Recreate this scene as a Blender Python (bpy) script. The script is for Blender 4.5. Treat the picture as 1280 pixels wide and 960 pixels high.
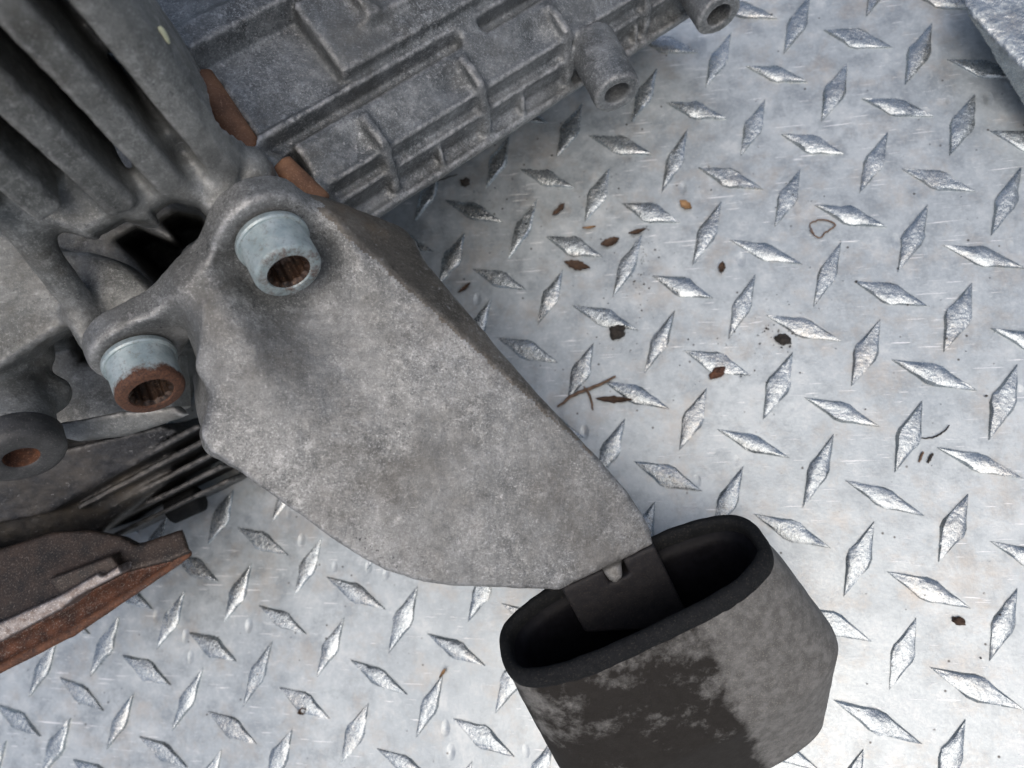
import bpy, math, random
import numpy as np
from mathutils import Matrix, Vector, noise as mnoise

for o in list(bpy.data.objects): bpy.data.objects.remove(o)
SC = bpy.context.scene
COL = SC.collection
random.seed(7)
RNG = np.random.default_rng(11)

# ------------------------------------------------------------------ camera, sky, sun, exposure
F = 900.0                        # focal length in pixels of a 1280 px wide picture
PITCH = 34.0                     # tread lattice pitch, mm
RL = np.array([[0.91682077, 0.33215269, 0.22161738], [-0.372502, 0.91136194, 0.17510473], [-0.14381214, -0.24309257, 0.9592831]])
CL = np.array([3.81305299, -3.45433724, 8.49697802]) * PITCH      # lattice origin seen from the camera (x right, y down, z forward)
fl = np.array([1, -1, -1.0])
LI, LJ, UP = RL[:, 0] * fl, RL[:, 1] * fl, -RL[:, 2] * fl          # view frame: x right, y up, z towards the camera
OV = CL * fl
PD = float(OV @ UP)                                               # plate plane: v.UP = PD
ORG = np.array([0, 0, -1.0]) * (PD / -UP[2])
WX = np.array([1.0, 0, 0]) - UP[0] * UP; WX /= np.linalg.norm(WX)
WY = np.cross(UP, WX)
M3 = np.array([WX, WY, UP])                                       # view frame -> world axes

def world(v):                    # view-frame mm -> world metres
    return (np.asarray(v, float) - ORG) @ M3.T * 0.001
def V(px, py, d):                # a point at picture place px,py and distance d along the view axis (mm)
    return np.array([(px - 640) / F * d, (480 - py) / F * d, -d], float)
def plate_depth(px, py):
    r = V(px, py, 1.0); return PD / (r @ UP)
def on_plate(px, py, h=0.0):     # world metres, h mm above the plate
    r = V(px, py, 1.0); return world(r * ((PD + h) / (r @ UP)))

cam = bpy.data.cameras.new('camera'); camo = bpy.data.objects.new('camera', cam); COL.objects.link(camo)
cam.sensor_width = 36; cam.lens = F / 1280 * 36; cam.clip_start = 0.005; cam.clip_end = 50
mw = np.eye(4); mw[:3, :3] = M3; mw[:3, 3] = world([0, 0, 0])
camo.matrix_world = Matrix(mw.tolist())
cam.dof.use_dof = True; cam.dof.focus_distance = 0.213; cam.dof.aperture_fstop = 13.0
SC.camera = camo

wd = bpy.data.worlds.new('World'); SC.world = wd; wd.use_nodes = True
nt = wd.node_tree; nt.nodes.clear()
sky = nt.nodes.new('ShaderNodeTexSky'); sky.sky_type = 'NISHITA'; sky.sun_disc = False
SUN_EL, SUN_AZ = 70.0, -75.0      # elevation, azimuth measured from world +x towards +y
sky.sun_elevation = math.radians(SUN_EL); sky.sun_rotation = math.radians(90 - SUN_AZ)
sky.air_density = 1.0; sky.dust_density = 5.5; sky.ozone_density = 0.9
bg = nt.nodes.new('ShaderNodeBackground'); bg.inputs['Strength'].default_value = 0.15
wo = nt.nodes.new('ShaderNodeOutputWorld')
nt.links.new(sky.outputs[0], bg.inputs[0]); nt.links.new(bg.outputs[0], wo.inputs[0])
sl = bpy.data.lights.new('sun', 'SUN'); sl.energy = 1.0; sl.angle = math.radians(60); sl.color = (1.0, 0.985, 0.96)
so = bpy.data.objects.new('sun', sl); COL.objects.link(so)
sd = Vector((math.cos(math.radians(SUN_EL)) * math.cos(math.radians(SUN_AZ)), math.cos(math.radians(SUN_EL)) * math.sin(math.radians(SUN_AZ)), math.sin(math.radians(SUN_EL))))
so.rotation_euler = sd.to_track_quat('Z', 'Y').to_euler()
SC.view_settings.view_transform = 'Standard'; SC.view_settings.look = 'None'
SC.view_settings.exposure = -0.05; SC.view_settings.gamma = 1.0; SC.view_settings.use_curve_mapping = False

# ------------------------------------------------------------------ materials
class NT:
    def __init__(s, name):
        s.m = bpy.data.materials.new(name); s.m.use_nodes = True; s.t = s.m.node_tree; s.t.nodes.clear()
        s.out = s.t.nodes.new('ShaderNodeOutputMaterial'); s.p = s.t.nodes.new('ShaderNodeBsdfPrincipled')
        s.t.links.new(s.p.outputs[0], s.out.inputs[0])
        g = s.t.nodes.new('ShaderNodeNewGeometry'); s.geo = g
        v = s.t.nodes.new('ShaderNodeVectorMath'); v.operation = 'SCALE'; v.inputs['Scale'].default_value = 1000
        s.t.links.new(g.outputs['Position'], v.inputs[0]); s.pos = v.outputs[0]       # world position in mm
    def lk(s, a, b):
        if hasattr(a, 'links') or isinstance(a, bpy.types.NodeSocket): s.t.links.new(a, b)
        else: b.default_value = a
    def objpos(s):
        tc = s.t.nodes.new('ShaderNodeTexCoord'); v = s.t.nodes.new('ShaderNodeVectorMath'); v.operation = 'SCALE'; v.inputs['Scale'].default_value = 1000
        s.t.links.new(tc.outputs['Object'], v.inputs[0]); return v.outputs[0]
    def map(s, vec, scale=(1, 1, 1), rot=(0, 0, 0), loc=(0, 0, 0)):
        n = s.t.nodes.new('ShaderNodeMapping'); s.lk(vec, n.inputs['Vector'])
        n.inputs['Scale'].default_value = scale; n.inputs['Rotation'].default_value = rot; n.inputs['Location'].default_value = loc
        return n.outputs[0]
    def noise(s, scale, detail=4, rough=0.55, vec=None, dist=0.0, off=0):
        n = s.t.nodes.new('ShaderNodeTexNoise'); n.inputs['Scale'].default_value = scale; n.inputs['Detail'].default_value = detail
        n.inputs['Roughness'].default_value = rough; n.inputs['Distortion'].default_value = dist
        v = vec if vec is not None else s.pos
        if off: v = s.map(v, loc=(off, off * 1.7, off * .6))
        s.lk(v, n.inputs['Vector']); return n.outputs[0]
    def voro(s, scale, feature='F1', vec=None, out=0):
        n = s.t.nodes.new('ShaderNodeTexVoronoi'); n.feature = feature; n.inputs['Scale'].default_value = scale
        s.lk(vec if vec is not None else s.pos, n.inputs['Vector']); return n.outputs[out]
    def ramp(s, fac, stops, interp='LINEAR'):
        n = s.t.nodes.new('ShaderNodeValToRGB'); r = n.color_ramp; r.interpolation = interp
        while len(r.elements) < len(stops): r.elements.new(0.5)
        for e, (p, c) in zip(r.elements, stops):
            e.position = p; e.color = (c, c, c, 1) if isinstance(c, (int, float)) else (*c, 1)
        s.lk(fac, n.inputs[0]); return n.outputs[0]
    def mr(s, v, a, b, c=0.0, d=1.0):
        n = s.t.nodes.new('ShaderNodeMapRange'); n.inputs[1].default_value = a; n.inputs[2].default_value = b
        n.inputs[3].default_value = c; n.inputs[4].default_value = d; s.lk(v, n.inputs[0]); return n.outputs[0]
    def math(s, op, a, b=0.0):
        n = s.t.nodes.new('ShaderNodeMath'); n.operation = op; s.lk(a, n.inputs[0]); s.lk(b, n.inputs[1]); return n.outputs[0]
    def mix(s, fac, a, b, mode='MIX'):
        n = s.t.nodes.new('ShaderNodeMix'); n.data_type = 'RGBA'; n.blend_type = mode; n.clamp_factor = True
        s.lk(fac, n.inputs[0])
        for v, i in ((a, 6), (b, 7)):
            if isinstance(v, tuple): n.inputs[i].default_value = (*v, 1)
            else: s.lk(v, n.inputs[i])
        return n.outputs[2]
    def bump(s, *hs):            # (height, strength, distance mm)
        nrm = None
        for h, st, d in hs:
            n = s.t.nodes.new('ShaderNodeBump'); n.inputs['Strength'].default_value = st; n.inputs['Distance'].default_value = d * .001
            s.lk(h, n.inputs['Height'])
            if nrm is not None: s.lk(nrm, n.inputs['Normal'])
            nrm = n.outputs[0]
        s.lk(nrm, s.p.inputs['Normal'])
    def fin(s, col, rough, metal=0.0, spec=0.5):
        if isinstance(col, tuple): s.p.inputs['Base Color'].default_value = (*col, 1)
        else: s.lk(col, s.p.inputs['Base Color'])
        s.lk(rough, s.p.inputs['Roughness']); s.lk(metal, s.p.inputs['Metallic']); s.p.inputs['Specular IOR Level'].default_value = spec
        return s.m

def cast_mat(name, dark, mid, light, white=0.5, grime=(0.10, 0.085, 0.065), gr=0.35, metal=0.35, off=0, wear=0.5, grain=1.0):
    n = NT(name)
    big = n.noise(.022, 4, .6, off=off); blot = n.noise(.06, 10, .76, off=off + 17); med = n.noise(.32, 8, .75, off=off + 9); fine = n.noise(1.45, 6, .85); spk = n.noise(3.4, 3, .7)
    zone = n.mr(n.noise(.035, 5, .65, off=off + 44), .40, .62)                        # pitted zones against smooth ones
    c = n.mix(n.mr(big, .36, .64), dark, mid)
    c = n.mix(n.math('MULTIPLY', n.mr(blot, .50, .62), .6), c, light)
    c = n.mix(n.math('MULTIPLY', n.mr(blot, .47, .36), .7), c, tuple(x * .6 for x in dark))
    c = n.mix(n.math('MULTIPLY', n.mr(med, .53, .66), n.mr(zone, 0, 1, .10, .70)), c, tuple(x * 1.3 for x in light))
    c = n.mix(n.math('MULTIPLY', n.mr(med, .45, .34), n.mr(zone, 0, 1, .2, .7)), c, tuple(x * .6 for x in dark))
    ga = n.mr(zone, 0, 1, .40 * grain, 1.0 * grain)
    c = n.mix(n.math('MULTIPLY', n.mr(fine, .54, .63), ga), c, tuple(x * 1.65 for x in light))
    c = n.mix(n.math('MULTIPLY', n.mr(fine, .46, .38), ga), c, tuple(x * .42 for x in dark))
    wh = n.math('MULTIPLY', n.mr(n.noise(.5, 6, .75, off=off + 5), .57, .66), n.mr(n.noise(.045, 4, off=off + 63), .50, .60))
    c = n.mix(n.math('MULTIPLY', wh, white), c, (.50, .50, .50))                     # whitish corrosion
    pit = n.mr(n.noise(.9, 4, .7, off=off + 31), .62, .67); pm = n.mr(n.noise(.05, 3, off=off + 55), .54, .62)
    c = n.mix(n.math('MULTIPLY', n.math('MULTIPLY', pit, pm), .9), c, (.02, .02, .024))
    g = n.math('MULTIPLY', n.mr(n.noise(.03, 6, .7, off=off + 71), .48, .66), gr)
    c = n.mix(g, c, grime)
    pt = n.mr(n.geo.outputs['Pointiness'], .512, .56)
    w = n.math('MULTIPLY', n.math('MULTIPLY', pt, n.mr(med, .40, .56)), wear)
    c = n.mix(w, c, (.52, .52, .515))
    sc = None
    for k, rz in enumerate((.4, 1.5, 2.6)):
        v = n.map(n.pos, rot=(.3, .2, rz), scale=(.05, 1.4, .7), loc=(k * 9 + off, 3, 0))
        a = n.mr(n.noise(1.0, 2, .5, vec=v),   .735, .76); sc = a if sc is None else n.math('MAXIMUM', sc, a)
    c = n.mix(n.math('MULTIPLY', sc, .35), c, (.45, .45, .45))
    n.bump((blot, .25, 1.0), (med, .45, .5), (fine, .5 * grain, .22), (n.math('MULTIPLY', pit, pm), -.5, .4))
    return n.fin(c, n.mr(med, .35, .65, .56, .38), metal, .5)

M = {}
M['bracket'] = cast_mat('cast_aluminium_bracket', (.138, .143, .140), (.205, .211, .207), (.29, .296, .292), white=.6, grime=(.078, .073, .064), gr=.6, off=3, wear=.6, grain=.9, metal=.45)
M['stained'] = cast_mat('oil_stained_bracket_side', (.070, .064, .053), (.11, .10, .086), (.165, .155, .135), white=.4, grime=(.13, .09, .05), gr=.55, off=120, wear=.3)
M['housing'] = cast_mat('cast_aluminium_housing', (.078, .086, .090), (.148, .160, .165), (.265, .28, .285), white=.55, grime=(.06, .055, .045), gr=.4, off=40, wear=.5, grain=.85)
M['bell'] = cast_mat('cast_aluminium_bell_housing', (.110, .116, .112), (.19, .198, .192), (.29, .298, .29), white=.4, grime=(.07, .062, .048), gr=.55, off=61, wear=.5, grain=.6)
M['lowcast'] = cast_mat('shade_darkened_cast_aluminium', (.006, .007, .008), (.012, .013, .015), (.038, .04, .043), white=.4, gr=.5, off=80, metal=.1, wear=.15)  # near-black base colours stand in for the shade under the gearbox

def plate_mat(name, tread=False):
    n = NT(name)
    big = n.noise(.016, 5, .6); med = n.noise(.10, 8, .72, off=13); fine = n.noise(.8, 6, .75); grit = n.noise(2.6, 3, .7)
    c = n.mix(n.mr(big, .35, .65), (.355, .400, .425), (.46, .505, .52))
    c = n.mix(n.math('MULTIPLY', n.mr(med, .48, .62), .85), c, (.29, .325, .345))
    c = n.mix(n.math('MULTIPLY', n.mr(med, .46, .34), .6), c, (.57, .60, .60))
    c = n.mix(n.math('MULTIPLY', n.mr(fine, .52, .70), .5), c, (.60, .63, .63))
    c = n.mix(n.math('MULTIPLY', n.mr(grit, .42, .30), .35), c, (.24, .25, .255))
    br = n.math('MULTIPLY', n.mr(n.noise(.045, 9, .78, off=77), .50, .68), .6)
    c = n.mix(br, c, (.40, .36, .31))
    dm = n.mr(n.noise(.02, 3, off=5), .40, .62)
    dk = n.math('MULTIPLY', n.mr(n.noise(1.1, 5, .75, off=23), .63, .70), dm)
    c = n.mix(n.math('MULTIPLY', dk, .75), c, (.13, .115, .10))
    dots = n.math('MULTIPLY', n.mr(n.voro(.16), .05, .09, 1, 0), n.mr(n.noise(.05, 2, off=37), .45, .5))
    c = n.mix(n.math('MULTIPLY', dots, .9), c, (.05, .045, .04))
    sc = None                                            # scratches: stretched noise threaded in several directions
    for k, (rz, thr, sx) in enumerate(((.55, .70, .05), (1.25, .70, .06), (2.5, .70, .05), (2.95, .735, .05), (1.9, .71, .08), (.15, .73, .07))):
        v = n.map(n.pos, rot=(0, 0, rz), scale=(sx, 1.5, 1), loc=(k * 17, k * 5, 0))
        a = n.mr(n.noise(1.0, 2, .5, vec=v, dist=.25), thr, thr + .025)
        m = n.mr(n.noise(.05, 2, off=91 + 13 * k), .46, .53)
        a = n.math('MULTIPLY', a, m)
        sc = a if sc is None else n.math('MAXIMUM', sc, a)
    c = n.mix(n.math('MULTIPLY', sc, .85), c, (.84, .85, .85))
    ding = n.mr(n.voro(.07, vec=n.map(n.pos, scale=(1, .55, 1), rot=(0, 0, .9))), .03, .13)
    if tread:
        n.bump((n.noise(.22, 4, .6), .35, 1.0), (n.noise(.6, 5, .65, off=3), .55, .7), (fine, .4, .2), (sc, .3, .1))
        c = n.mix(n.math('MULTIPLY', n.mr(n.noise(.35, 5, .7, off=19), .45, .62), .55), c, (.36, .385, .395))
    else:
        n.bump((n.noise(.028, 2, .5), .35, 1.2), (med, .22, .6), (ding, .6, .5), (fine, .4, .18), (sc, .3, .15))
    return n.fin(c, n.mr(fine, .3, .7, .16, .38) if tread else n.mr(fine, .3, .7, .26, .5), n.mr(med, .35, .65, .75, .92) if tread else n.mr(med, .35, .65, .30, .50), .5)
M['plate'] = plate_mat('tread_plate_aluminium')
M['tread'] = plate_mat('tread_lug_aluminium', True)

def simple(name, cols, rough, metal=0.0, scale=.4, bump=.3, spec=.5, fs=1.8):
    n = NT(name); a = n.noise(scale, 6, .65); b = n.noise(fs, 4, .65)
    c = n.mix(n.mr(a, .35, .65), cols[0], cols[1])
    if len(cols) > 2: c = n.mix(n.mr(b, .55, .72), c, cols[2])
    n.bump((a, bump, .4), (b, bump, .2))
    return n.fin(c, rough, metal, spec)
M['rubber'] = simple('black_rubber', ((.008, .009, .010), (.013, .014, .015), (.04, .037, .032)), .8, scale=.5, bump=.7, spec=.12)
M['core'] = simple('black_coated_steel', ((.014, .014, .016), (.022, .021, .022), (.045, .038, .032)), .6, spec=.2)
M['collar'] = simple('dull_dark_steel', ((.035, .036, .036), (.065, .066, .066), (.12, .115, .11)), .55, .3, .3, .5)
M['bar'] = simple('tan_rust', ((.10, .048, .026), (.20, .10, .052), (.27, .16, .10)), .75, .05, .16, .3)
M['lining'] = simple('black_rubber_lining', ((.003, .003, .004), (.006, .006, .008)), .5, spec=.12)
M['rust'] = simple('rusty_steel', ((.035, .016, .010), (.13, .05, .022), (.22, .12, .075)), .75, .1, .3, .7)
M['rustdark'] = simple('dark_rusty_forging', ((.012, .010, .009), (.045, .030, .022), (.16, .135, .115)), .55, .3, .14, .6)
M['rustgroove'] = simple('rust_with_grey_scale', ((.03, .013, .009), (.12, .045, .022), (.30, .27, .24)), .7, .1, .2, .5)
M['machined'] = simple('machined_steel_edge', ((.12, .09, .075), (.27, .25, .24), (.45, .44, .43)), .4, .5, .35, .6)
M['leaf'] = simple('dry_brown_leaf', ((.035, .020, .012), (.075, .042, .024)), .8, 0, .6, .5)
M['leaftan'] = simple('dry_tan_leaf', ((.22, .13, .06), (.32, .20, .10)), .8, 0, .6, .5)
M['twig'] = simple('dry_twig', ((.09, .055, .035), (.20, .13, .085)), .85, 0, .6, .5)
M['soil'] = simple('dark_soil', ((.012, .011, .010), (.05, .042, .035)), .95, 0, .8, .6)
M['paint_fleck'] = simple('pale_yellow_paint', ((.55, .56, .36), (.62, .62, .44)), .7)

def sleeve_mat():
    n = NT('worn_mount_sleeve')
    big = n.noise(.07, 5, .6, off=8); med = n.noise(.3, 6, .7, off=21); fine = n.noise(2.2, 4, .7)
    c = n.mix(n.mr(med, .4, .65), (.10, .098, .092), (.175, .172, .163))
    c = n.mix(n.math('MULTIPLY', n.mr(fine, .55, .7), .6), c, (.32, .30, .25))
    # black coating left on the front, worn off in patches (u runs round the sleeve, v along it)
    at = n.t.nodes.new('ShaderNodeAttribute'); at.attribute_name = 'lp'
    sep = n.t.nodes.new('ShaderNodeSeparateXYZ'); n.lk(at.outputs['Vector'], sep.inputs[0])
    wob = n.math('MULTIPLY', n.math('SUBTRACT', n.noise(.07, 8, .7), .5), 18.0)
    xx = n.math('ADD', sep.outputs[0], wob)
    edge = n.mr(xx, 12.0, 15.0, 1.0, 0.0)
    worn = n.mr(n.math('ADD', n.noise(.075, 9, .72, off=63), n.mr(sep.outputs[2], 8.0, 40.0, .06, -.10)), .49, .63, 1.0, .05)
    top = n.mr(n.math('ADD', sep.outputs[2], wob), 26.0, 12.0, 0, 1)
    k = n.math('MULTIPLY', edge, n.math('MAXIMUM', worn, n.mr(sep.outputs[2], 40.0, 55.0)))
    c = n.mix(n.math('MULTIPLY', k, .93), c, (.013, .011, .009))
    n.bump((n.noise(.25, 5, .6), .3, .5), (fine, .45, .2), (k, .25, .25))
    return n.fin(c, n.mr(k, 0, 1, .62, .72), .05, .15)
M['sleeve'] = sleeve_mat()

def bolt_mat(name, lo, hi, amount):      # zinc bolt whose end has rusted: rust starts lo..hi mm from the seat
    n = NT(name); p = n.objpos(); sep = n.t.nodes.new('ShaderNodeSeparateXYZ'); n.lk(p, sep.inputs[0])
    a = n.noise(.25, 5, .6, vec=p); b = n.noise(1.6, 4, .7, vec=p); w = n.noise(.20, 9, .78, vec=p, off=amount * 13)
    c = n.mix(n.mr(a, .35, .65), (.25, .315, .325), (.38, .44, .445))
    c = n.mix(n.math('MULTIPLY', n.mr(n.noise(.7, 8, .8, vec=p), .52, .64), .7), c, (.17, .16, .14))
    z = n.math('ADD', sep.outputs[2], n.math('MULTIPLY', n.math('SUBTRACT', w, .5), 11.0))
    k = n.math('MULTIPLY', n.mr(z, lo, hi), amount)
    rust = n.mix(n.mr(b, .35, .65), (.035, .016, .010), (.115, .05, .026))
    c = n.mix(k, c, rust)
    n.bump((a, .15, .3), (b, .35, .15), (k, .4, .25))
    return n.fin(c, n.mr(k, 0, 1, .42, .8), n.mr(k, 0, 1, .35, .05), .5)
M['bolt_rusty'] = bolt_mat('zinc_bolt_rusted_end', 9.4, 11.2, 1.0)
M['bolt_clean'] = bolt_mat('zinc_bolt_light_rust', 12.4, 14.2, .9)
M['socket'] = simple('rusty_socket', ((.010, .007, .005), (.04, .02, .011), (.12, .07, .04)), .45, .4, .35, .6)

# ------------------------------------------------------------------ mesh helpers
def mesh_from(verts, faces, smooth=True, normals=None, name='mesh', sharp=0):
    me = bpy.data.meshes.new(name)
    verts = np.asarray(verts, np.float32)
    if isinstance(faces, np.ndarray):
        k = faces.shape[1]
        me.vertices.add(len(verts)); me.vertices.foreach_set('co', verts.ravel())
        me.loops.add(faces.size); me.loops.foreach_set('vertex_index', faces.ravel().astype(np.int32))
        me.polygons.add(len(faces)); me.polygons.foreach_set('loop_start', np.arange(0, faces.size, k, dtype=np.int32))
        me.update(calc_edges=True); me.validate()
    else:
        me.from_pydata([tuple(map(float, v)) for v in verts], [], faces)
    me.polygons.foreach_set('use_smooth', [smooth] * len(me.polygons))
    if normals is not None: me.normals_split_custom_set_from_vertices([tuple(map(float, x)) for x in normals])
    me.update()
    if sharp: me.set_sharp_from_angle(angle=math.radians(sharp))
    return me

def link(name, me, mat, parent=None, label=None, cat=None, group=None, kind=None, loc=None):
    o = bpy.data.objects.new(name, me); COL.objects.link(o)
    if me is not None and mat is not None and len(me.materials) == 0: me.materials.append(M[mat] if isinstance(mat, str) else mat)
    if loc is not None: o.location = loc
    if parent is not None:
        o.parent = parent
        if parent.parent is None: o.matrix_parent_inverse = Matrix.Translation(-Vector(parent.location))      # parts of parts: their parent stands at the origin
    if label: o['label'] = label
    if cat: o['category'] = cat
    if group: o['group'] = group
    if kind: o['kind'] = kind
    return o

def empty(name, loc, label, cat, group=None):
    return link(name, None, None, None, label, cat, group, None, Vector([float(x) for x in loc]))

# ------------------------------------------------------------------ signed distance modelling (view frame, mm) + surface nets
def nrm(v): v = np.asarray(v, float); return v / np.linalg.norm(v)
def smin(a, b, k):
    h = np.maximum(k - np.abs(a - b), 0) / k; return np.minimum(a, b) - h * h * k * .25
def smax(a, b, k): return -smin(-a, -b, k)

def sdpoly(px, py, poly):
    poly = np.asarray(poly, np.float32); n = len(poly)
    d = np.full(px.shape, 1e12, np.float32); s = np.ones(px.shape, np.float32)
    j = n - 1
    for i in range(n):
        vi, vj = poly[i], poly[j]; e = vj - vi
        wx = px - vi[0]; wy = py - vi[1]
        t = np.clip((wx * e[0] + wy * e[1]) / max(e @ e, 1e-9), 0, 1)
        bx = wx - e[0] * t; by = wy - e[1] * t
        d = np.minimum(d, bx * bx + by * by)
        c1 = py >= vi[1]; c2 = py < vj[1]; c3 = e[0] * wy > e[1] * wx
        s = np.where((c1 & c2 & c3) | (~c1 & ~c2 & ~c3), -s, s)
        j = i
    return s * np.sqrt(d)

class Prim:
    def __init__(s, f, lo, hi): s.f = f; s.lo = np.asarray(lo, float); s.hi = np.asarray(hi, float)

def capsule(a, b, ra, rb=None):
    rb = ra if rb is None else rb; a = np.asarray(a, float); b = np.asarray(b, float); ba = b - a; L = ba @ ba
    def f(X, Y, Z):
        t = np.clip(((X - a[0]) * ba[0] + (Y - a[1]) * ba[1] + (Z - a[2]) * ba[2]) / L, 0, 1)
        return np.sqrt((X - a[0] - t * ba[0]) ** 2 + (Y - a[1] - t * ba[1]) ** 2 + (Z - a[2] - t * ba[2]) ** 2) - (ra + (rb - ra) * t)
    r = max(ra, rb); return Prim(f, np.minimum(a, b) - r, np.maximum(a, b) + r)

def cylinder(a, b, r, rb=None, k=1.0):
    a = np.asarray(a, float); b = np.asarray(b, float); L = np.linalg.norm(b - a); ax = (b - a) / L; rb = r if rb is None else rb
    def f(X, Y, Z):
        x, y, z = X - a[0], Y - a[1], Z - a[2]; t = x * ax[0] + y * ax[1] + z * ax[2]
        rad = np.sqrt(np.maximum(x * x + y * y + z * z - t * t, 0))
        return smax(rad - (r + (rb - r) * t / L), np.abs(t - L / 2) - L / 2, k)
    R = max(r, rb); return Prim(f, np.minimum(a, b) - R, np.maximum(a, b) + R)

def prism(poly_px, dref, top, bot, k=1.5, draft=0.0, shear=None, onplane=False):
    """outline given at distance dref; top: one distance or three (px, py, d) points; bot: distance"""
    P2 = np.array([V(x, y, dref)[:2] for x, y in poly_px])
    if isinstance(top, (int, float)): zt = (0.0, 0.0, -float(top))
    else:
        q = np.array([V(*t) for t in top]); A = np.c_[q[:, :2], np.ones(3)]; zt = np.linalg.solve(A, q[:, 2])
        if onplane:                                    # outline traced on the sloping top itself
            pp = []
            for x, y in poly_px:
                r = V(x, y, 1.0); pp.append((r * (zt[2] / (r[2] - zt[0] * r[0] - zt[1] * r[1])))[:2])
            P2 = np.array(pp)
    nl = math.sqrt(1 + zt[0] ** 2 + zt[1] ** 2)
    def f(X, Y, Z):
        zz = (Z - (X * zt[0] + Y * zt[1] + zt[2])) / nl
        d2 = sdpoly(X[:, :, :1], Y[:, :, :1], P2) if shear is None else sdpoly(X - shear[0] * (-Z - dref), Y - shear[1] * (-Z - dref), P2)
        return smax(smax(d2 + draft * zz, zz, k), -bot - Z, k)
    hz = max(x * zt[0] + y * zt[1] + zt[2] for x, y in P2)
    m = abs(draft) * 30 + (0 if shear is None else max(abs(shear[0]), abs(shear[1])) * (bot - dref))
    return Prim(f, [*(P2.min(0) - m), -bot], [*(P2.max(0) + m), hz])

class Frame:                      # o + s*a + t*b + w*c
    def __init__(s, o, a, b):
        s.o = np.asarray(o, float); s.a = nrm(a); b = np.asarray(b, float); s.b = nrm(b - (b @ s.a) * s.a); s.c = np.cross(s.a, s.b)
        if s.c[2] < 0: s.c = -s.c
    def co(s, X, Y, Z):
        x, y, z = X - s.o[0], Y - s.o[1], Z - s.o[2]
        return [x * e[0] + y * e[1] + z * e[2] for e in (s.a, s.b, s.c)]
    def pt(s, u, t, w): return s.o + u * s.a + t * s.b + w * s.c
    def hit(s, px, py, w=0.0):    # (s, t) where the sight line meets the plane c = w
        r = V(px, py, 1.0); k = (w + s.o @ s.c) / (r @ s.c); p = r * k - s.o
        return float(p @ s.a), float(p @ s.b)

def extrude(fr, prof, s0, s1, k=1.0, taper=None):
    prof = np.asarray(prof, float)
    def f(X, Y, Z):
        u, t, w = fr.co(X, Y, Z)
        return smax(sdpoly(t, w, prof), np.abs(u - (s0 + s1) / 2) - (s1 - s0) / 2, k)
    c = [fr.pt(u, t, w) for u in (s0, s1) for t in (prof[:, 0].min(), prof[:, 0].max()) for w in (prof[:, 1].min(), prof[:, 1].max())]
    return Prim(f, np.min(c, 0), np.max(c, 0))

def halfspace(p, q, r, inside):
    p, q, r = (np.asarray(x, float) for x in (p, q, r)); n = nrm(np.cross(q - p, r - p))
    if (np.asarray(inside, float) - p) @ n > 0: n = -n
    return lambda X, Y, Z: (X - p[0]) * n[0] + (Y - p[1]) * n[1] + (Z - p[2]) * n[2]

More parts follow.
